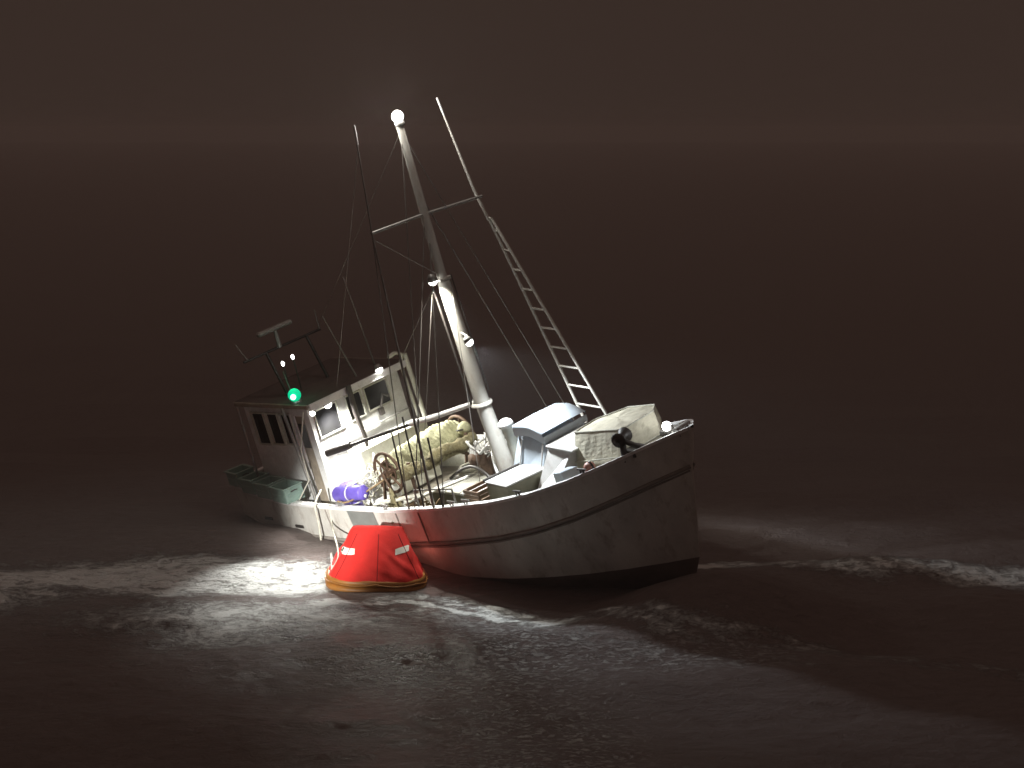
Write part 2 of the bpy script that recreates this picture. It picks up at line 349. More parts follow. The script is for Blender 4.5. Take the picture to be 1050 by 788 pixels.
# grey patch and thin dark strips on the starboard bulwark
g = MB(); rows = []
for k in range(5):
    t = k / 4; xt = -2.47 + t * 0.93; rows.append([Vector((xt, -Bf(xt) - 0.015, Sf(xt) - 0.03)), Vector((xt + 0.10, -Bf(xt) - 0.008, Sf(xt) - 0.50))])
g.grid(rows); o = g.build('hull_patch', M['patch'], boat)
for x in (-0.80, -0.08, -3.3):
    g = MB(); g.box((x + 0.06, -Bf(x) - 0.012, Sf(x) - 0.37), (0.022, 0.03, 0.66), rot=(0, R(-8), 0)); g.build('fender_strip', M['rub'], boat)
for x in (0.2, 3.0):
    pass
# freeing ports: dark slots low in the bulwark
for x in (-4.6, -6.0):
    g = MB(); g.box((x, -Bf(x) - 0.004, Sf(x) - 0.52), (0.30, 0.03, 0.07)); g.build('freeing_port', M['dark'], boat)

# --- wheelhouse
WX0, WX1, WY, WT, WB = -6.35, -3.92, 1.25, 1.80, -0.85
wh = MB()
def wall_with_holes(g, o, ux, uy, W, H, holes, th, nrm):
    """a wall in the plane o + a*ux + b*uy with rectangular openings"""
    xs_ = sorted({0, W, *[h[0] for h in holes], *[h[1] for h in holes]}); ys_ = sorted({0, H, *[h[2] for h in holes], *[h[3] for h in holes]})
    for i in range(len(xs_) - 1):
        for j in range(len(ys_) - 1):
            cx, cy = (xs_[i] + xs_[i + 1]) / 2, (ys_[j] + ys_[j + 1]) / 2
            if any(h[0] < cx < h[1] and h[2] < cy < h[3] for h in holes): continue
            P_ = [o + ux * a + uy * b_ for a, b_ in ((xs_[i], ys_[j]), (xs_[i + 1], ys_[j]), (xs_[i + 1], ys_[j + 1]), (xs_[i], ys_[j + 1]))]
            Q_ = [p - nrm * th for p in P_]
            g.add(P_ + Q_, [(0, 1, 2, 3), (7, 6, 5, 4)])
    for h in holes:
        P_ = [o + ux * a + uy * b_ for a, b_ in ((h[0], h[2]), (h[1], h[2]), (h[1], h[3]), (h[0], h[3]))]
        Q_ = [p - nrm * th for p in P_]
        g.add(P_ + Q_, [(0, 1, 5, 4), (1, 2, 6, 5), (2, 3, 7, 6), (3, 0, 4, 7)])
VX, VY, VZ = Vector((1, 0, 0)), Vector((0, 1, 0)), Vector((0, 0, 1))
fw = [(0.13, 0.74, 1.86, 2.46), (0.98, 1.40, 1.90, 2.46), (1.50, 2.14, 1.93, 2.46)]         # front windows: y from starboard, z from WB
wall_with_holes(wh, Vector((WX1, -WY, WB)), VY, VZ, 2 * WY, WT - WB, fw, 0.06, VX)
sw = [(0.22, 0.70, 1.70, 2.44), (0.80, 1.24, 1.72, 2.44), (1.34, 1.74, 1.74, 2.44), (1.86, 2.22, 0.12, 2.40)]
wall_with_holes(wh, Vector((WX0, -WY, WB)), VX, VZ, WX1 - WX0, WT - WB, sw, 0.06, -VY)
wall_with_holes(wh, Vector((WX0, WY, WB)), VX, VZ, WX1 - WX0, WT - WB, sw[:3], 0.06, VY)
wall_with_holes(wh, Vector((WX0, -WY, WB)), VY, VZ, 2 * WY, WT - WB, [(1.0, 1.6, 0.2, 2.2)], 0.06, -VX)
wo = wh.build('wheelhouse', M['white'], boat)
def window(c, wdt, hgt, axis, parent):
    g = MB(); th = 0.035
    def bx(a, b_, w_, h_):
        if axis == 'x': g.box((c[0] + 0.012, c[1] + a, c[2] + b_), (0.05, w_, h_), bev=0.006)
        else: g.box((c[0] + a, c[1] - 0.012, c[2] + b_), (w_, 0.05, h_), bev=0.006)
    bx(-wdt / 2, 0, th, hgt + th); bx(wdt / 2, 0, th, hgt + th); bx(0, hgt / 2, wdt - th, th); bx(0, -hgt / 2, wdt - th, th)
    f_ = g.build('window', M['cream'], parent)
    g = MB()
    if axis == 'x': g.box((c[0] - 0.03, c[1], c[2]), (0.012, wdt, hgt), bev=0)
    else: g.box((c[0], c[1] + 0.03, c[2]), (wdt, 0.012, hgt), bev=0)
    g.build('pane', M['glass'], f_)
for h in fw: window((WX1, -WY + (h[0] + h[1]) / 2, WB + (h[2] + h[3]) / 2), h[1] - h[0], h[3] - h[2], 'x', boat)
for h in sw[:3]: window((WX0 + (h[0] + h[1]) / 2, -WY, WB + (h[2] + h[3]) / 2), h[1] - h[0], h[3] - h[2], 'y', boat)
dr = MB(); dr.box((WX0 + 2.04, -WY + 0.04, WB + 1.26), (0.36, 0.04, 2.26)); dro = dr.build('cabin_door', M['beige'], boat)
g = MB(); g.box((WX0 + 2.04, -WY + 0.012, WB + 1.95), (0.24, 0.02, 0.55)); g.build('pane', M['glass'], dro)
g = MB(); g.tube([(WX0 + 1.92, -WY - 0.02, WB + 1.2), (WX0 + 1.92, -WY - 0.02, WB + 1.35)], 0.012); g.build('handle', M['galv'], dro)
# roof with visor, lip and upright lifting bracket at port
g = MB(); g.box((-5.05, 0, 1.84), (2.85, 2.74, 0.07)); rf = g.build('roof', M['roof'], boat)
g = MB(); g.box((-3.60, 0, 1.80), (0.05, 2.74, 0.15)); g.build('roof_edge', M['white'], rf); g = MB(); g.box((-5.05, -1.38, 1.82), (2.85, 0.04, 0.10)); g.box((-5.05, 1.38, 1.82), (2.85, 0.04, 0.10)); g.build('roof_edge', M['beige'], rf)
g = MB(); g.tube([(-3.62, 1.20, 1.86), (-3.62, 1.28, 2.02), (-3.62, 1.10, 2.10), (-3.62, 0.92, 2.07)], 0.045); g.tube([(-3.60, 1.34, 2.0), (-3.58, 1.38, 0.4)], 0.055); g.tube([(-3.85, 1.34, 1.8), (-3.83, 1.40, 0.4)], 0.04)
g.build('roof_bracket', M['cream'], boat)
# lower front trunk of the house, cream
g = MB(); g.box((-3.62, 0.30, -0.12), (0.52, 1.86, 1.30)); g.build('cabin_trunk', M['cream'], boat)
g = MB(); g.box((-3.86, 0.08, 0.78), (0.05, 2.3, 0.03)); g.build('grab_rail', M['galv'], boat)
# starboard roof post and cable
g = MB(); g.tube([(-4.60, -1.40, 1.78), (-4.38, -1.42, -0.02), (-4.33, -1.42, -0.9)], 0.038); g.build('roof_post', M['galv'], boat)
g = MB(); g.tube([(-6.45, -1.35, 1.78), (-6.45, -1.38, 0.2), (-6.45, -1.40, -0.88)], 0.03); g.build('roof_post', M['galv'], boat)
g = MB(); g.tube([(-3.9, -1.36, 1.7), (-4.2, -1.5, 0.9), (-4.25, -1.5, 0.2), (-4.55, -1.7, -0.2)], 0.015); g.build('cable', M['rope'], boat)
# a dark pipe hanging in front of the front windows
g = MB(); g.tube([(-3.5, -0.36, 1.92), (-3.52, -0.36, 1.3), (-3.52, -0.30, 0.7), (-3.45, -0.42, 0.3)], [0.06, 0.06, 0.045, 0.03]); g.build('exhaust_pipe', M['dark'], boat)
g = MB(); g.box((-3.86, 0.52, 0.98), (0.08, 0.12, 0.16)); g.tube([(-3.8, 0.5, 1.1), (-3.8, 0.62, 1.35), (-3.8, 0.75, 1.25)], 0.03); g.build('horn', M['dark'], boat)

# --- radar arch, antennas above the house
g = MB(); g.tube([(-5.0, -0.9, 1.86), (-5.35, -0.9, 2.85)], 0.035); g.tube([(-5.0, 0.2, 1.86), (-5.35, 0.2, 2.85)], 0.035); g.tube([(-5.35, -1.5, 2.85), (-5.35, 0.6, 2.85)], 0.03); g.build('radar_arch', M['dark'], boat)
g = MB(); g.box((-5.3, -0.55, 3.28), (0.14, 0.92, 0.10), bev=0.03); g.tube([(-5.32, -0.55, 2.85), (-5.3, -0.55, 3.24)], [0.06, 0.04], 10); g.build('radar_scanner', M['galv'], boat)
for (a, b_) in (((-5.35, -1.4, 2.86), (-5.55, -1.45, 3.25)), ((-5.3, 0.55, 2.86), (-5.35, 0.6, 3.3)), ((-4.0, 0.25, 1.88), (-4.35, 0.1, 3.3)), ((-4.5, -1.1, 1.88), (-4.6, -1.1, 2.5)), ((-4.3, 1.0, 1.88), (-4.5, 1.0, 3.9))):
    g = MB(); g.tube([a, b_], [0.022, 0.010], 6); g.build('antenna', M['wire'], boat)

# --- mast and gear
g = MB(); g.tube([(0.62, 0, -0.62), (0.50, 0, 0.2), (0.32, 0, 1.6), (0.20, 0, 4.0)], [0.185, 0.17, 0.15, 0.13], 18)
g.tube([(0.19, 0, 3.9), (0.23, 0, 7.12)], [0.10, 0.07], 14); g.box((0.14, 0, 4.05), (0.34, 0.30, 0.06)); g.lathe([(0.22, 0), (0.22, 0.06), (0.17, 0.06)], Matrix.Translation((0.30, 0, 1.45)), 18); mast = g.build('mast', M['mast'], boat)
g = MB(); g.tube([(0.33, -1.42, 5.42), (0.22, 0, 5.36), (0.44, 1.3, 5.30)], 0.028, 8); g.build('crosstree', M['galv'], boat)
g = MB(); g.tube([(-0.02, -0.13, 4.0), (0.22, -0.19, 1.5)], 0.022, 6); g.tube([(0.33, 0.12, 4.1), (0.42, 0.16, 1.7)], 0.012, 6); g.build('mast_conduit', M['dark'], boat)
# boom: white at the mast, dark towards its starboard aft end
g = MB(); g.tube([(0.18, 0, 1.50), (-0.9, -0.36, 1.28), (-1.45, -0.55, 1.20)], [0.045, 0.06, 0.06], 10); g.box((0.22, 0, 1.5), (0.22, 0.12, 0.12)); g.build('boom', M['white'], boat)
g = MB(); g.tube([(-1.45, -0.55, 1.19), (-3.0, -1.12, 0.88), (-3.45, -1.3, 0.78)], [0.035, 0.035, 0.04], 8); g.tube([(-2.95, -1.10, 0.89), (-3.55, -1.32, 0.77)], 0.075, 8); g.build('boom_extension', M['dark'], boat)
# starboard trolling pole, folded up, with shrouds
g = MB(); g.tube([(0.43, -1.90, 0.08), (0.44, -1.78, 1.6), (0.41, -1.46, 5.40), (0.46, -1.2, 7.35)], [0.03, 0.026, 0.016, 0.011], 8); g.build('trolling_pole', M['wire'], boat)
g = MB(); g.tube([(0.455, -1.235, 7.06), (0.465, -1.195, 7.42)], 0.024, 6); g.build('pole_tip', M['plastic'], boat)
pp = MB(); pp.tube([(0.43, 1.32, 4.80), (0.30, 1.27, 5.4), (0.05, 1.2, 7.28)], [0.034, 0.034, 0.018], 8); pp.build('trolling_pole', M['mast'], boat)
g = MB(); g.tube([(0.09, 1.21, 6.98), (0.045, 1.2, 7.34)], 0.024, 6); g.build('pole_tip', M['plastic'], boat)
# ladder legs and rungs of the port pole
T0 = Vector((0.43, 1.32, 4.85)); A1 = Vector((1.28, 1.63, 0.45)); B1 = Vector((2.16, 1.63, 0.12))
g = MB(); g.tube([T0, A1], [0.03, 0.034], 8); T1 = T0 + Vector((0.09, 0, -0.02)); g.tube([T1, B1], [0.03, 0.034], 8); g.tube([T0, T1], 0.028, 6)
for k in range(10):
    t = 0.06 + k * 0.094; g.tube([T0.lerp(A1, t), T1.lerp(B1, t * 0.945)], 0.022, 6)
g.build('ladder', M['mast'], boat)
def wire(a, b_, r=0.010, sag=0.0, mm='wire'):
    a, b_ = Vector(a), Vector(b_); pts = [a.lerp(b_, t) + Vector((0, 0, -sag * 4 * t * (1 - t))) for t in np.linspace(0, 1, 9)]
    g = MB(); g.tube(pts, r, 5); return g.build('stay', M[mm], boat)
wire((0.23, 0, 7.0), (0.15, -1.93, 0.08), 0.011); wire((0.22, 0, 5.36), (-0.15, -1.94, 0.0), 0.012); wire((0.33, -1.40, 5.4), (-0.35, -1.94, 0.0), 0.012)
wire((0.2, 0, 5.0), (0.75, -1.90, 0.1), 0.012); wire((0.22, 0, 5.8), (0.10, 1.9, 0.2), 0.014); wire((0.21, 0, 7.0), (0.7, 1.9, 0.2), 0.011)
wire((0.2, 0, 4.2), (-3.6, 1.2, 1.9), 0.007); wire((0.2, 0, 4.1), (0.41, -1.45, 5.3), 0.007); wire((0.46, -1.2, 7.1), (-3.7, -0.5, 1.95), 0.006); wire((0.22, 0, 7.0), (-5.3, 0.5, 2.9), 0.006)
wire((0.1, -0.2, 4.0), (-0.55, -0.9, 1.2), 0.007); wire((0.3, 0.1, 4.0), (1.0, -1.1, 0.3), 0.008)
for (x, z0, z1) in ((0.75, 0.1, 1.5), (-0.35, 0.0, 1.6), (0.15, 0.08, 1.9)):
    g = MB(); a = Vector((x, -1.92, z0)); g.tube([a, a + Vector((0.0, 0.12, z1 - z0))], 0.018, 6); g.build('chainplate', M['dark'], boat)

# --- lamps fixed to the boat: housing, lit glass and the light they give
def lamp(name, loc, r, energy, color=(1, 0.98, 0.92), spot=None, aim=None, mm='lamp', blend=0.5, hood=True, off=0.0, parent=boat):
    g = MB(); loc = Vector(loc); d = (Vector(aim) - loc).normalized() if aim is not None else Vector((0, 0, 1))
    q4 = d.to_track_quat('Z', 'Y').to_matrix().to_4x4()
    if hood:
        g.lathe([(0.01, -r * 1.6), (r * 0.7, -r * 1.5), (r * 1.25, 0.0), (r * 1.15, 0.0), (r * 0.6, -r)], Matrix.Translation(loc) @ q4, 14)
    else: g.lathe([(0.01, -r * 1.7), (r * 0.8, -r * 1.6), (r * 0.8, -r * 0.9), (0.01, -r * 0.9)], Matrix.Translation(loc) @ q4, 14)
    h = g.build(name, M['galv'], parent)
    g = MB(); g.ball(loc, r); g.build('lamp_glass', M[mm], h)
    lo = light(name + '_light', 'SPOT' if spot else 'POINT', loc + d * (r * 1.3 + off), energy, color, r * 1.8, target=(loc + d * 3) if spot else None, parent=h, angle=spot, blend=blend)
    return h
if True:
    # masthead all-round lamp; its light sits just above the globe
    mh = lamp('masthead_lamp', (0.245, 0, 7.28), 0.115, 170, (1, 0.97, 0.90), hood=False); [c for c in mh.children if c.type == 'LIGHT'][0].data.shadow_soft_size = 0.4
    light('masthead_fill', 'POINT', (0.06, -0.20, 7.26), 65, (1, 0.97, 0.90), 0.3, parent=mh)  # extra light added beside the globe to brighten the upper mast
    lamp('mast_floodlight', (0.24, -0.28, 4.10), 0.09, 1000, (1, 0.99, 0.9), spot=92, aim=(0.15, -0.25, 0))
    lamp('mast_floodlight', (0.84, -0.30, 2.86), 0.08, 1050, (0.88, 0.95, 1.0), spot=108, aim=(2.5, 0.1, 0.1))
    g = MB(); g.tube([(0.28, 0, 2.95), (0.80, -0.28, 2.98), (0.83, -0.30, 2.93)], 0.022, 6); g.build('lamp_bracket', M['galv'], boat)
    lamp('wheelhouse_floodlight', (-3.72, -0.84, 1.68), 0.09, 420, (1, 0.98, 0.93), spot=140, aim=(-3.4, -0.6, 0))
    lamp('wheelhouse_floodlight', (-3.66, -1.30, 1.66), 0.06, 2000, (1, 0.99, 0.94), spot=50, aim=tuple(BOAT.inverted() @ Vector((-4.4, 33.8, 0.0))), blend=1.0)
    lamp('wheelhouse_floodlight', (-3.55, 0.55, 1.93), 0.08, 800, (1, 1, 0.9), spot=120, aim=(-2.2, 0.1, -0.4))
    h = lamp('starboard_light', (-4.15, -1.28, 2.05), 0.14, 3, (0.05, 1, 0.5), mm='green', hood=False)
    g = MB(); g.ball((-4.15 + 0.12, -1.28 - 0.12, 2.05), 0.06); g.build('bulb', M['greenbulb'], h)
    for p in ((-4.75, -0.95, 2.62), (-4.62, -0.75, 2.70)):
        g = MB(); g.tube([(p[0] - 0.05, p[1], p[2] - 0.75), (p[0], p[1], p[2] - 0.05)], 0.012, 6); lo_ = g.build('roof_lamp', M['dark'], boat)
        g = MB(); g.ball(p, 0.035, sq=(1, 1, 1.6)); g.build('lamp_glass', M['lamp'], lo_)
    lamp('bow_lamp', (5.42, -0.16, 1.24), 0.085, 12, (0.92, 0.97, 1), mm='lamp', hood=False)

# --- net drum in front of the wheelhouse
rg0 = np.random.default_rng(2); g = MB(); prof = [(0.22, -0.98), (0.26, -0.85), (0.33, -0.5), (0.37, 0.0), (0.37, 0.45), (0.36, 0.75), (0.30, 0.95), (0.1, 0.98)]
rws = []; pz = [p[1] for p in prof]; pr_ = [p[0] for p in prof]
for k in range(110):
    z = -0.98 + 1.96 * k / 109; r0 = float(np.interp(z, pz, pr_)); rws.append([])
    for j in range(56):
        a = 2 * math.pi * j / 56; r_ = r0 * (1 + 0.05 * math.sin(3 * a + 5 * z) + 0.035 * math.sin(7 * a - 11 * z)) + 0.014 * math.sin(62 * z + 5 * math.sin(2 * a) + 3 * a) + 0.008 * rg0.random()
        rws[-1].append(Vector((-2.1 + r_ * math.cos(a), 0.05 + z, 0.32 + r_ * math.sin(a))))
g.grid(rws, close=True)
nd = g.build('net_drum', M['net'], boat)
for y in (-1.0, 1.05):
    g = MB(); c = Vector((-2.05, y, 0.28))
    g.tube([c + Vector((0.43 * math.cos(a), 0, 0.43 * math.sin(a))) for a in np.linspace(0, 2 * math.pi, 25)], 0.035, 6, caps=False)
    g.tube([c + Vector((0.24 * math.cos(a), 0, 0.24 * math.sin(a))) for a in np.linspace(0, 2 * math.pi, 19)], 0.02, 6, caps=False)
    for k in range(6):
        a = k * math.pi / 3 + 0.3; g.tube([c, c + Vector((0.43 * math.cos(a), 0, 0.43 * math.sin(a)))], 0.026, 6)
    g.tube([c + Vector((0, -0.08, 0)), c + Vector((0, 0.08, 0))], 0.08, 10)
    g.build('drum_flange', M['rust'], nd)
for y in (-1.12, 1.17):
    g = MB(); g.tube([(-2.45, y, -0.8), (-2.05, y, 0.28), (-1.65, y, -0.8)], 0.04, 6); g.build('drum_stand', M['rust'], nd)
# long bundle of net lying on the roller in front of the drum
g = MB(); pts = []; rr = []
for k in range(50):
    t = k / 49; pts.append((-1.42 + 0.05 * math.sin(9 * t), -1.15 + 2.0 * t, 0.30 + 0.035 * math.sin(13 * t) + 0.05 * t)); rr.append(0.12 + 0.02 * math.sin(17 * t) + 0.014 * math.sin(41 * t) + 0.02 * rg0.random())
g.tube(pts, rr, 14); g.build('net_roller', M['net2'], boat)
for y in (-0.9, 0.7):
    g = MB(); g.tube([(-1.42, y, -0.75), (-1.42, y, 0.22)], 0.04, 6); g.box((-1.42, y, -0.1), (0.09, 0.05, 1.2)); g.build('roller_stand', M['rust'], boat)

# --- main fish hatch and machinery aft of the mast
g = MB(); g.box((-0.35, -0.05, -0.42), (1.45, 1.5, 0.5)); g.build('hatch_coaming', M['olive'], boat)
for k in range(3):
    g = MB(); g.box((-0.83 + k * 0.485, -0.05, -0.135), (0.465, 1.58, 0.06), rot=(R(0.6 * (k - 1)), 0, 0)); g.build('hatch_board', M['white'] if k != 1 else M['cream'], boat)
g = MB(); 
for y in (-0.32, 0.32):
    g.lathe([(0.05, -0.12), (0.17, -0.10), (0.10, -0.04), (0.10, 0.04), (0.17, 0.10), (0.05, 0.12)], Matrix.Translation((-0.25, y + 0.25, 0.28)) @ Euler((R(90), 0, 0)).to_matrix().to_4x4(), 16)
g.tube([(-0.25, -0.2, 0.28), (-0.25, 0.75, 0.28)], 0.05, 8); g.box((-0.25, 0.27, 0.07), (0.34, 0.40, 0.36)); wn = g.build('winch', M['rust'], boat)
g = MB(); g.box((-0.05, 0.62, 0.35), (0.30, 0.26, 0.40)); g.tube([(-0.05, 0.62, 0.55), (-0.05, 0.62, 0.72), (0.15, 0.62, 0.72)], 0.05, 8); g.build('winch_motor', M['galv'], boat)
hose = [((-0.9, 0.1, -0.05), (-0.5, 0.5, 0.5), (0.1, 0.45, 0.62), (0.4, 0.2, 0.3)), ((-0.6, 0.7, 0.1), (-0.2, 0.4, 0.55), (0.2, -0.1, 0.45), (0.45, -0.2, 0.0)), ((-1.0, -0.3, -0.08), (-0.5, -0.1, 0.25), (0.0, -0.3, 0.3), (0.35, -0.3, -0.05)),
        ((-0.7, 0.9, 0.2), (-0.3, 0.95, 0.75), (0.2, 0.7, 0.8), (0.3, 0.3, 0.5))]
for i, h in enumerate(hose):
    g = MB(); P4 = [Vector(p) for p in h]; pts = []
    for t in np.linspace(0, 1, 16):
        p = (1 - t) ** 3 * P4[0] + 3 * t * (1 - t) ** 2 * P4[1] + 3 * t * t * (1 - t) * P4[2] + t ** 3 * P4[3]; pts.append(p)
    g.tube(pts, 0.032, 7); g.build('hydraulic_hose', M['plastic'] if i % 2 else M['dark'], boat)
# gunwale cleats and rail fittings between the shrouds
for x in (-2.75, -1.15, 0.95, 1.35, 2.7, 4.1):
    g = MB(); y = -Bf(x) + 0.04; z = Sf(x) + 0.035
    g.tube([(x - 0.11, y, z + 0.075), (x + 0.11, y, z + 0.075)], 0.02, 6); g.tube([(x - 0.04, y, z), (x - 0.04, y, z + 0.075)], 0.018, 6); g.tube([(x + 0.04, y, z), (x + 0.04, y, z + 0.075)], 0.018, 6)
    g.build('cleat', M['galv'] if x < 2 else M['dark'], boat)
g = MB(); g.tube([(-0.3, -1.7, -0.7), (-0.3, -1.72, 0.32)], 0.02, 6); g.tube([(0.85, -1.65, -0.6), (0.85, -1.68, 0.40)], 0.02, 6); g.tube([(-0.3, -1.72, 0.32), (0.85, -1.68, 0.40)], 0.018, 6); g.build('hand_rail', M['galv'], boat)
# king post with white mushroom head beside the mast
g = MB(); g.tube([(1.08, -0.05, 0.0), (0.92, -0.05, 1.0)], [0.13, 0.10], 14); vp = g.build('ventilator', M['cream'], boat)
g = MB(); g.lathe([(0.09, -0.03), (0.155, 0.0), (0.16, 0.05), (0.13, 0.11), (0.07, 0.15), (0.005, 0.16)], Matrix.Translation((0.915, -0.05, 1.03)), 18); g.build('vent_cap', M['plastic'], vp)

# --- forward: companionway with curved lid, low trunk, stowage chest, canvas cover, windlass
g = MB(); a8 = [(1.45, -0.80, 0.05), (2.62, -0.80, 0.12), (2.75, 0.72, 0.12), (1.45, 0.72, 0.05), (1.60, -0.36, 1.0), (2.36, -0.36, 0.88), (2.36, 0.66, 0.88), (1.60, 0.66, 1.0)]
g.add(a8, [(0, 1, 5, 4), (1, 2, 6, 5), (2, 3, 7, 6), (3, 0, 4, 7), (4, 5, 6, 7)]); cw = g.build('companionway', M['blue'], boat)
g = MB(); rows = []
for k in range(9):
    t = k / 8; x = 1.58 + 0.80 * t; z = 1.19 + 0.012 * math.sin(t * math.pi) - 0.15 * max(0, t - .45) ** 1.3 * 2
    rows.append([Vector((x, -0.44, z - 0.02)), Vector((x, -0.44, z + 0.03)), Vector((x, 0.16, z + 0.04)), Vector((x, 0.74, z + 0.03)), Vector((x, 0.74, z - 0.02))])
g.grid(rows); g.grid([[r_[0] for r_ in rows], [r_[0] - Vector((0, 0, 0.16)) for r_ in rows]]); g.box((2.38, 0.15, 0.95), (0.03, 1.18, 0.13)); g.box((1.58, 0.15, 1.11), (0.03, 1.18, 0.14)); g.build('sliding_lid', M['blue'], cw)
for x in (1.70, 2.30):
    g = MB(); g.box((x + 0.02, -0.59, 0.53), (0.03, 0.03, 0.90), rot=(R(-25), 0, 0)); g.build('batten', M['white'], cw)
g = MB(); a8 = [(2.50, -1.02, 0.16), (3.10, -1.02, 0.30), (3.10, 0.5, 0.34), (2.50, 0.5, 0.30), (2.54, -0.52, 0.82), (3.08, -0.42, 0.80), (3.08, 0.48, 0.80), (2.54, 0.48, 0.82)]
g.add(a8, [(0, 1, 5, 4), (1, 2, 6, 5), (2, 3, 7, 6), (3, 0, 4, 7), (4, 5, 6, 7)]); tr = g.build('skylight', M['white'], boat)
g = MB(); g.box((2.86, 0.0, 0.835), (0.72, 1.08, 0.04), rot=(0, R(6), 0)); g.build('lid', M['plastic'], tr)
g = MB(); g.box((3.42, -0.98, 0.54), (0.42, 0.34, 0.22), rot=(0, R(-12), R(-18))); g.build('rail_locker', M['blue'], boat)
ch = empty('stowage_chest'); tag(ch, 'low wooden deck chest with white lid beside the starboard rail, below the pale blue hood', 'chest'); on_boat(ch, (2.02, -0.98, 0.10), (0, 0, R(-9)))
g = MB(); g.box((0, 0, 0.17), (0.74, 0.98, 0.36)); g.build('chest_body', M['olive'], ch)
g = MB(); g.box((0, 0, 0.375), (0.78, 1.02, 0.035)); g.build('chest_lid', M['plastic'], ch)
g = MB(); g.box((-0.385, 0, 0.41), (0.045, 1.06, 0.045)); g.box((0.0, 0.515, 0.41), (0.80, 0.045, 0.045)); g.build('lid_edge', M['dark'], ch)
# dark crate just aft of the chest
# canvas cover
g = MB(); rg = np.random.default_rng(4)
BOT = [(3.05, -0.42, 0.40), (4.72, -0.72, 0.72), (5.02, 0.05, 0.86), (4.55, 0.66, 0.72), (3.6, 0.74, 0.50), (3.05, 0.35, 0.40)]
TOP = [(3.14, -0.30, 1.08), (4.72, -0.56, 1.30), (4.93, 0.08, 1.41), (4.50, 0.55, 1.33), (3.68, 0.64, 1.22), (3.12, 0.28, 1.10)]
cen = Vector((4.0, 0.05, 1.27)); rows = []
def loop(P_, seg=9):
    out = []
    for i in range(len(P_)):
        a, b_ = Vector(P_[i]), Vector(P_[(i + 1) % len(P_)])
        for j in range(seg): out.append(a.lerp(b_, j / seg))
    return out
lb, lt = loop(BOT), loop(TOP)
for k in range(10):
    t = k / 9; rows.append([a.lerp(b_, t) + Vector(((rg.random() - .5) * 0.02, 0.022 * math.sin(i * 1.3 + 4 * t) * math.sin(math.pi * t), 0)) for i, (a, b_) in enumerate(zip(lb, lt))])
for k in range(1, 6):
    t = k / 5; rows.append([a.lerp(cen, t * 0.98) + Vector((0, 0, 0.015 * math.sin(i * 0.9) * (1 - t))) for i, a in enumerate(lt)])
g.grid(rows, smooth=False, close=True); g.build('canvas_cover', M['canvas'], boat)
g = MB(); g.tube([p + Vector((0, 0, 0.012)) for p in lt] + [lt[0]], 0.016, 6, caps=False); g.tube([Vector((q_.x * 1.0, q_.y * 1.015, q_.z + 0.14)) for q_ in lb] + [lb[0] + Vector((0, 0, 0.14))], 0.012, 6, caps=False); g.build('canvas_lashing', M['rope'], boat)
g = MB(); g.tube([(4.84, -0.78, 0.80), (4.86, -0.76, 1.20)], 0.06, 8); g.lathe([(0.03, -0.16), (0.14, -0.15), (0.08, -0.05), (0.08, 0.05), (0.14, 0.15), (0.03, 0.16)], Matrix.Translation((4.86, -0.74, 1.24)) @ Euler((R(90), 0, R(20))).to_matrix().to_4x4(), 14)
g.tube([(4.86, -0.70, 1.15), (5.0, -0.62, 1.05), (5.1, -0.5, 0.98)], 0.05, 7); g.box((4.92, -0.62, 0.92), (0.30, 0.25, 0.12)); g.build('windlass', M['dark'], boat)
g = MB(); g.box((5.45, 0, 1.09), (0.5, 0.34, 0.10)); g.tube([(5.5, -0.12, 1.10), (5.5, -0.12, 1.26)], 0.03, 8); g.tube([(5.62, -0.18, 1.16), (5.62, 0.18, 1.16)], 0.06, 10); g.build('bow_roller', M['galv'], boat)
# hull number on the bow bulwark (weathered dark letters too faint to read are left out)

# ------------------------------------------------------------------ loose gear on deck
def tote(loc, rot, label, mm):
    t = empty('fish_tote'); tag(t, label, 'tote', 'fish totes lashed along the aft starboard rail'); on_boat(t, loc, rot)
    g = MB(); L_, W_, H_ = 0.70, 0.44, 0.34; th = 0.03
    g.box((0, 0, th / 2), (L_, W_, th)); g.box((L_ / 2 - th / 2, 0, H_ / 2 + th / 2), (th, W_, H_ - th)); g.box((-L_ / 2 + th / 2, 0, H_ / 2 + th / 2), (th, W_, H_ - th))
    g.box((0, W_ / 2 - th / 2, H_ / 2 + th / 2), (L_ - 2 * th, th, H_ - th)); g.box((0, -W_ / 2 + th / 2, H_ / 2 + th / 2), (L_ - 2 * th, th, H_ - th))
    for s in (-1, 1):
        g.box((s * L_ / 2 + s * 0.008, 0, 0.17), (0.016, W_ - 0.12, 0.05)); g.box((0, s * W_ / 2 + s * 0.008, 0.17), (L_ - 0.12, 0.016, 0.04))
    g.build('tote_body', mm, t)
    g = MB(); g.box((0, -W_ / 2 - 0.01, H_ - 0.01), (L_ + 0.05, 0.035, 0.03)); g.box((0, W_ / 2 + 0.01, H_ - 0.01), (L_ + 0.05, 0.035, 0.03)); g.box((L_ / 2 + 0.01, 0, H_ - 0.01), (0.035, W_ - 0.02, 0.03)); g.box((-L_ / 2 - 0.01, 0, H_ - 0.01), (0.035, W_ - 0.02, 0.03))
    g.build('rim', mm, t)
    for s in (-1, 1):
        g = MB(); g.tube([(s * 0.37, -0.08, 0.24), (s * 0.40, 0, 0.26), (s * 0.37, 0.08, 0.24)], 0.012, 6); g.build('handle', M['dark'], t)
tl = ['pale green fish tote on the aft rail, the foremost and best lit', 'green fish tote on the aft rail, second from the bow end of the row',
      'green fish tote on the aft rail, third from the bow end of the row', 'dim green fish tote at the very stern end of the aft rail row']
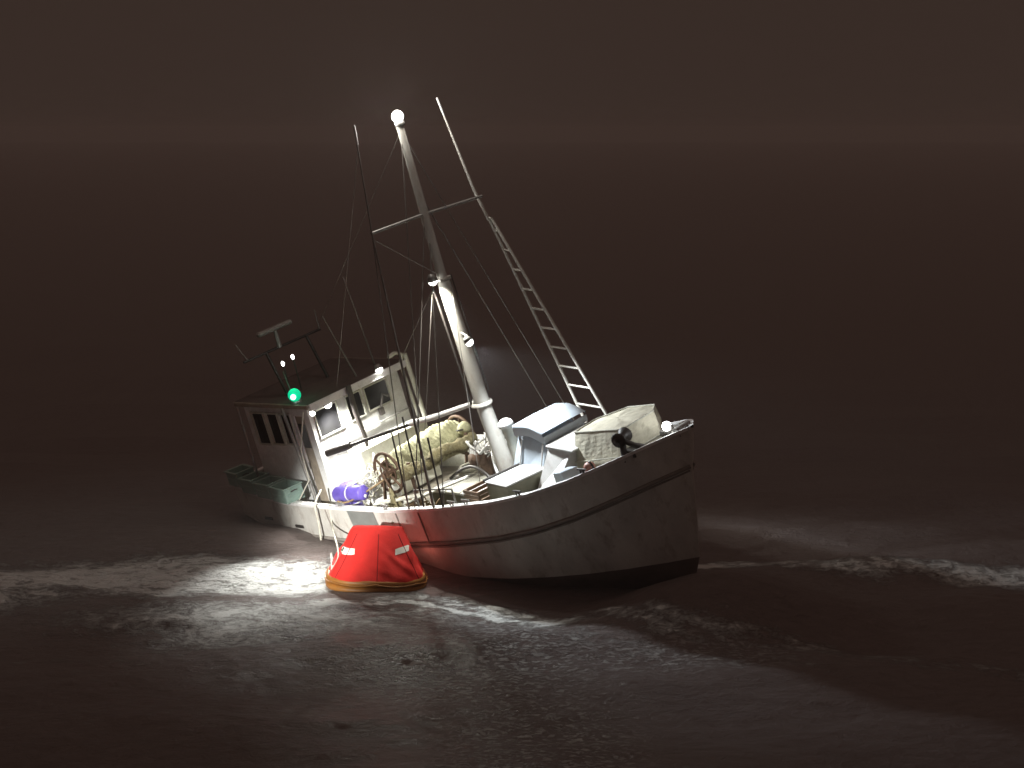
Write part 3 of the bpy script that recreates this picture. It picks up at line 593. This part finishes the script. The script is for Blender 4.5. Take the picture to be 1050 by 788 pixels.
for i in range(4):
    x = -4.92 - 0.745 * i; tote((x, -Bf(x) + 0.13, Sf(x) + 0.040), (0, R((-0.6, -2.2, -3.5, -3.5)[i]), R((-7, -8, -10, -13)[i])), tl[i], M['tote'])

def barrel(loc, rot, label, ln=0.82, r=0.17):
    t = empty('plastic_barrel'); tag(t, label, 'barrel', 'violet blue plastic barrels in front of the wheelhouse'); on_boat(t, loc, rot)
    g = MB(); pr = [(0.005, 0), (r * 0.9, 0), (r, 0.03), (r, ln * 0.3), (r * 1.05, ln * 0.32), (r, ln * 0.35), (r, ln * 0.63), (r * 1.05, ln * 0.66), (r, ln * 0.69), (r, ln - 0.03), (r * 0.9, ln), (0.005, ln)]
    g.lathe(pr, Matrix(), 22); g.build('barrel_body', M['barrel'], t)
    g = MB(); g.lathe([(0.001, ln + 0.001), (0.035, ln + 0.001), (0.035, ln + 0.025), (0.001, ln + 0.025)], Matrix.Translation((r * 0.5, 0, 0)), 12); g.build('bung', M['plastic'], t)
    g = MB(); g.lathe([(r * 1.01, ln * 0.49), (r * 1.035, ln * 0.49), (r * 1.035, ln * 0.53), (r * 1.01, ln * 0.53)], Matrix(), 22); g.build('band', M['plastic'], t)
barrel((-3.10, -1.66, 0.02), (0, R(86), R(6)), 'violet blue barrel lying against the starboard rail above the red raft', 0.85, 0.16)
barrel((-3.28, -1.22, -0.78), (R(3), R(2), 0), 'violet blue barrel standing upright on deck by the wheelhouse front', 0.86, 0.19)

def crate(loc, rot, dim, label, mm, group=None):
    t = empty('slatted_crate'); tag(t, label, 'crate', group); on_boat(t, loc, rot); L_, W_, H_ = dim
    g = MB(); g.box((0, 0, 0.012), (L_, W_, 0.024), bev=0.004)
    for k in range(3):
        z = 0.06 + (H_ - 0.09) * k / 2
        for s in (-1, 1): g.box((0, s * (W_ / 2 - 0.01), z), (L_, 0.02, 0.07), bev=0.004); g.box((s * (L_ / 2 - 0.012), 0, z), (0.02, W_ - 0.05, 0.07), bev=0.004)
    g.build('slats', mm, t)
    for sx in (-1, 1):
        for sy in (-1, 1):
            g = MB(); g.box((sx * (L_ / 2 - 0.045), sy * (W_ / 2 - 0.045), H_ / 2), (0.045, 0.045, H_), bev=0.004); g.build('corner_post', mm, t)
crate((1.28, -1.28, 0.07), (0, 0, R(-6)), (0.50, 0.6, 0.26), 'dark wooden crate wedged at the rail just aft of the deck chest', M['wood'])
crate((-0.6, -1.36, -0.74), (0, 0, R(5)), (0.7, 0.45, 0.42), 'worn wooden crate on the side deck outboard of the fish hatch', M['beige'])

def coil(loc, rot, label, mm, turns=5, r0=0.22, rr=0.022):
    g = MB(); pts = []
    for k in range(turns * 18 + 1):
        a = k / 18 * 2 * math.pi; r_ = r0 + 0.02 * math.sin(a * 0.37) + 0.01 * random.random(); pts.append((r_ * math.cos(a), r_ * math.sin(a) * 0.9, rr + k / 18 * rr * 1.25))
    g.tube(pts, rr, 6); o = g.build('rope_coil', mm, None); tag(o, label, 'rope coil'); on_boat(o, loc, rot)
coil((-0.8, 0.1, -0.10), (0, 0, 0), 'pale rope coiled on the white fish hatch boards', M['rope'])
coil((-2.55, -1.45, -0.78), (0, 0, 0), 'brown rope coiled on the side deck beneath the net drum', M['rope2'], 7)
coil((0.15, -1.45, -0.68), (0, 0, 1), 'large pale rope coil on the side deck abreast of the mast', M['rope'], 6, 0.26)
def bucket(loc, rot, label):
    t = empty('bucket'); tag(t, label, 'bucket', 'white plastic buckets on deck'); on_boat(t, loc, rot)
    g = MB(); g.lathe([(0.005, 0.005), (0.12, 0.0), (0.15, 0.33), (0.165, 0.335), (0.165, 0.36), (0.143, 0.36), (0.113, 0.02), (0.005, 0.02)], Matrix(), 20); g.build('bucket_body', M['plastic'], t)
    g = MB(); g.tube([(0.155 * math.cos(a), 0.05, 0.33 + 0.14 * math.sin(a)) for a in np.linspace(0, math.pi, 12)], 0.006, 5); g.build('handle', M['galv'], t)
bucket((-2.95, -0.95, -0.80), (0, 0, 0), 'white bucket on deck between the wheelhouse front and the net drum')
bucket((0.05, -1.12, -0.66), (0, 0, 0), 'white bucket on deck outboard of the hatch, abreast of the mast')
bucket((-3.0, -1.62, 0.30), (R(20), R(70), 0), 'white bucket tipped over on top of the violet blue barrel') if False else None
def buoy(loc, r, mm, label, rot=(0, 0, 0)):
    t = empty('float_buoy'); tag(t, label, 'buoy', 'inflatable buoys on board'); on_boat(t, loc, rot)
    g = MB(); g.lathe([(0.004, 0), (r * 0.7, r * 0.25), (r, r * 0.9), (r * 0.85, r * 1.5), (r * 0.35, r * 2.0), (0.12 * r, r * 2.1)], Matrix(), 18); g.build('buoy_body', mm, t)
    g = MB(); g.tube([(0.07 * math.cos(a), 0, r * 2.12 + 0.06 * math.sin(a)) for a in np.linspace(0, math.pi, 9)], 0.02, 6); g.build('eye', M['dark'], t)
buoy((4.05, -0.98, 0.70), 0.11, M['pink'], 'small faded pink buoy on the bow rail by the cream canvas', (R(20), R(60), 0))
buoy((-1.62, 0.95, 0.52), 0.15, M['net'], 'large pale yellow buoy resting on the net drum near the boom', (R(80), 0, R(20)))
buoy((-0.55, 0.62, 0.30), 0.10, M['plastic'], 'small round white buoy beside the deck winch', (0, 0, 0))
# pile of plastic sheeting and line in front of the wheelhouse
def heap(loc, size, label, mm, name, cat, seed, rot=(0, 0, 0)):
    n = 26; rows = []; g = MB(); rg = np.random.default_rng(seed); ph = rg.random(8) * 6
    for i in range(n):
        v_ = i / (n - 1); rows.append([])
        for j in range(n):
            u_ = j / (n - 1); a = (u_ - .5) * 2; c = (v_ - .5) * 2; e_ = max(0, 1 - (a * a + c * c)) ** 0.5
            z = e_ * (1 + 0.25 * math.sin(7 * a + ph[0] + 3 * c) + 0.2 * math.sin(9 * c + ph[1]) + 0.15 * math.sin(13 * a * c + ph[2]) + 0.14 * math.sin(17 * a + ph[3]))
            rows[-1].append(Vector((a * size[0] / 2, c * size[1] / 2, max(0.0, z) * size[2])))
    g.grid(rows); o = g.build(name, mm, None); tag(o, label, cat); on_boat(o, loc, rot)
heap((-3.02, -0.62, -0.80), (0.7, 0.8, 1.0), 'heap of pale sheeting piled against the wheelhouse front by the upright barrel', M['plastic'], 'plastic_sheeting', 'sheeting', 3)
heap((-0.75, 0.40, -0.105), (0.55, 0.6, 0.42), 'bundled pale net heaped on the fish hatch aft of the mast', M['plastic'], 'net_heap', 'net', 5)
heap((-1.45, -1.45, -0.74), (1.3, 0.5, 0.55), 'olive net heaped along the starboard side deck by the rail', M['net2'], 'net_heap', 'net', 8)
def tangle(c, size, n, label, mm, seed, r=0.014):
    rg = np.random.default_rng(seed); g = MB()
    for k in range(n):
        p = (rg.random(3) - .5) * size; pts = []; d = (rg.random(3) - .5)
        for j in range(26):
            d = d * 0.75 + (rg.random(3) - .5) * 0.9 - 0.25 * p / (np.array(size)); p = p + d * 0.10; p = np.clip(p, -np.array(size) * 0.6, np.array(size) * 0.6); pts.append(Vector(p))
        g.tube(pts, r * (0.7 + rg.random()), 5)
    o = g.build('line_tangle', mm, None); tag(o, label, 'tangled line'); on_boat(o, c)
tangle((-0.25, 0.45, 0.42), (1.0, 0.9, 0.42), 16, 'tangle of pale line and hose heaped between the mast and the net drum', M['plastic'], 3, 0.018)
tangle((-1.0, -1.35, -0.25), (1.5, 0.5, 0.35), 10, 'tangle of olive and brown line along the starboard rail amidships', M['rope2'], 9)
tangle((-2.75, -1.0, 0.0), (0.6, 0.8, 0.7), 9, 'tangle of white line behind the violet blue barrels', M['rope'], 12)
# planks leaning over the hatch
for i, (a, b_, lb) in enumerate([((-1.05, -1.5, -0.1), (0.35, -0.9, 0.28), 'pale plank propped slanting across the side deck nearest the mast'), ((-1.9, -1.62, -0.12), (-0.6, -1.2, 0.0), 'pale plank lying along the rail below the net roller')]):
    a, b_ = Vector(a), Vector(b_); c = (a + b_) / 2; q4 = (b_ - a).to_track_quat('X', 'Z').to_matrix().to_4x4()
    g = MB(); g.box((0, 0, 0), ((b_ - a).length, 0.20, 0.035)); o = g.build('plank', M['cream'], None); tag(o, lb, 'plank'); o.matrix_world = BOAT @ Matrix.Translation(c) @ q4

# ------------------------------------------------------------------ life raft alongside
raft = empty('life_raft', Matrix.Translation((-2.60, 33.75, 0.08)) @ Euler((R(1), R(2.0), R(4))).to_matrix().to_4x4() @ Matrix.Scale(0.955, 4))
tag(raft, 'red canopied inflatable life raft floating alongside the boat', 'life raft')
def rsq(a, A, B_, p=3.2):
    c, s = math.cos(a), math.sin(a); k = (abs(c) ** p + abs(s) ** p) ** (-1 / p); return A * k * c, B_ * k * s
for z, name in ((-0.08, 'lower_tube'), (0.06, 'upper_tube')):
    g = MB(); g.tube([(*rsq(a, 0.93 - z * 0.1, 0.74 - z * 0.1), z) for a in np.linspace(0, 2 * math.pi, 49)], 0.072, 12, caps=False); g.build(name, M['amber'], raft)
g = MB(); rows = []; n = 144
for k in range(31):
    t = k / 30; h = 0.065 + 0.955 * (1 - (1 - t) ** 1.15) if t < 1 else 1.02
    rw = []
    for j in range(n):
        a = 2 * math.pi * j / n
        A = 0.985 * (1 - t) + 0.50 * t; B_ = 0.80 * (1 - t ** 1.3) + 0.10 * t
        sag = 1 - 0.10 * math.sin(math.pi * t) * (0.5 + 0.5 * math.cos(4 * a))
        x, y = rsq(a, A * sag, B_ * sag, 3.0)
        fold = (0.028 * math.sin(5 * a + 6 * t) + 0.020 * math.sin(11 * a - 7 * t) + 0.02 * abs(math.sin(4 * a + 2.2 * t)) ** 6) * math.sin(math.pi * t)
        
        if math.sin(a) < 0.3:        # creases pulled across the front of the canopy
            for (qx, qz, ex, ez, wd_, am) in ((0.0, 0.78, 0.86, 0.16, 0.05, 0.040), (-0.35, 0.45, 0.62, 0.12, 0.05, 0.012), (0.45, 0.92, -0.3, 0.62, 0.045, 0.015), (-0.7, 0.15, -0.30, 0.8, 0.05, 0.012)):
                L2 = (ex - qx) ** 2 + (ez - qz) ** 2; tt = max(0, min(1, ((x - qx) * (ex - qx) + (h - qz) * (ez - qz)) / L2))
                dd_ = math.hypot(x - qx - tt * (ex - qx), h - qz - tt * (ez - qz)); fold += am * (math.exp(-(dd_ / wd_) ** 2) - 0.6 * math.exp(-((dd_ - 0.09) / 0.06) ** 2)) * math.sin(math.pi * min(1, t * 1.1 + .02))
        rr_ = 1 + fold; rw.append(Vector((x * rr_, y * rr_, h + 0.02 * math.sin(3 * a + 1) * t)))
    rows.append(rw)
rows.append([Vector((p.x * 0.75, p.y * 0.4, 1.045)) for p in rows[-1]]); rows.append([Vector((p.x * 0.3, p.y * 0.1, 1.06)) for p in rows[-1]])
g.grid(rows, close=True); cn = g.build('canopy', M['red'], raft)
from mathutils.bvhtree import BVHTree
bvh = BVHTree.FromPolygons([v.co.copy() for v in cn.data.vertices], [tuple(p.vertices) for p in cn.data.polygons])
for (x0, z0, tl_) in ((-0.57, 0.62, 4), (0.50, 0.66, 14)):
    g2 = MB(); rws = []
    for i in range(13):
        u_ = i / 12 - 0.5; rws.append([])
        for j in range(7):
            w_ = (j - 3) * 0.019 * (1 - 0.9 * abs(u_) ** 3 * 4 * 0.3); x = x0 + u_ * 0.27; z = z0 + w_ + u_ * math.tan(R(tl_)) * 0.27
            hit = bvh.ray_cast(Vector((x, -3, z)), Vector((0, 1, 0))); y = hit[0].y if hit[0] is not None else -0.4
            rws[-1].append(Vector((x, y - 0.008, z)))
    g2.grid(rws); g2.build('reflective_patch', M['tape'], cn)
for xs0, xs1 in ((-0.80, -0.40), (0.02, 0.03), (0.84, 0.42)):
    pts = []
    for k in range(15):
        z = 0.13 + 0.80 * k / 14; hit = bvh.ray_cast(Vector((xs0 + (xs1 - xs0) * k / 14, -3, z)), Vector((0, 1, 0)))
        if hit[0] is not None: pts.append(hit[0] + Vector((0, -0.003, 0)))
    if len(pts) > 3:
        g = MB(); g.tube(pts, 0.009, 5); g.build('seam', M['redseam'], cn)
g = MB(); g.tube([(*rsq(a, 1.015, 0.825), 0.06 - 0.04 * abs(math.sin(4 * a))) for a in np.linspace(0, 2 * math.pi, 65)], 0.012, 5, caps=False); g.build('grab_line', M['amber'], raft)
g = MB(); g.ball((0.30, 0.10, 1.09), 0.03); cl_ = g.build('canopy_light', M['rust'], raft)  # small unlit ball on the canopy top
light('canopy_lamp_light', 'POINT', (0.95, 0.62, 0.42), 6.5, (1, 0.24, 0.18), 0.5, parent=raft)  # red fill added beside the raft for the glow on the hull

# ------------------------------------------------------------------ ropes from the rail down to the raft
def rope(pts, label, r=0.02, mm='rope'):
    P4 = [Vector(p) for p in pts]; out = []
    for i in range(len(P4) - 1):
        p0 = P4[max(0, i - 1)]; p1 = P4[i]; p2 = P4[i + 1]; p3 = P4[min(len(P4) - 1, i + 2)]
        for t in np.linspace(0, 1, 8, endpoint=False):
            out.append(0.5 * ((2 * p1) + (p2 - p0) * t + (2 * p0 - 5 * p1 + 4 * p2 - p3) * t * t + (-p0 + 3 * p1 - 3 * p2 + p3) * t ** 3))
    out.append(P4[-1]); c = out[0].copy()
    g = MB(); g.tube([p - c for p in out], r, 7); o = g.build('mooring_rope', M[mm], None); o.location = c; tag(o, label, 'rope'); return o
bt = lambda x, y, z: tuple(BOAT @ Vector((x, y, z)))
rope([bt(-3.75, -1.6, 0.05), bt(-3.50, -2.0, -0.10), bt(-3.55, -2.02, -0.5), bt(-3.65, -2.05, -1.0), bt(-3.80, -2.05, -1.45), bt(-3.72, -2.12, -1.8)], 'pale rope hanging straight down from the starboard rail into the water', 0.024)
rope([(-3.42, 33.55, 0.32), bt(-3.05, -2.25, -0.95), bt(-3.45, -2.2, -1.10), bt(-3.78, -2.12, -1.35), bt(-4.0, -2.1, -1.8)], 'pale slack rope looping from the red raft into the water', 0.022)
rope([bt(-3.05, -1.95, -0.10), bt(-2.95, -2.1, -0.5), (-3.30, 33.62, 0.55), (-3.42, 33.45, 0.30)], 'short painter rope tying the red raft to the rail', 0.018)
rope([bt(-1.98, -0.98, 0.25), bt(-2.2, -1.4, 0.1), bt(-2.55, -1.8, -0.05), bt(-2.75, -1.93, 0.0)], 'tan rope led from the net drum down to the rail cleat', 0.02, 'rope2')

# ------------------------------------------------------------------ spray and mist in the night air
g = MB(); g.box((0, 0, 5.0), (3000, 3000, 13.0), bev=0); hz = g.build('haze', bpy.data.materials.new('mist'), None); hz['kind'] = 'stuff'
hm = hz.data.materials[0]; hm.use_nodes = True; nt = hm.node_tree; nt.nodes.remove(nt.nodes['Principled BSDF'])
pv = nt.nodes.new('ShaderNodeVolumePrincipled'); pv.inputs['Density'].default_value = 0.0017; pv.inputs['Color'].default_value = (0.97, 0.92, 0.89, 1); pv.inputs['Anisotropy'].default_value = 0.1
nt.links.new(pv.outputs[0], nt.nodes['Material Output'].inputs['Volume'])
bpy.context.view_layer.update()
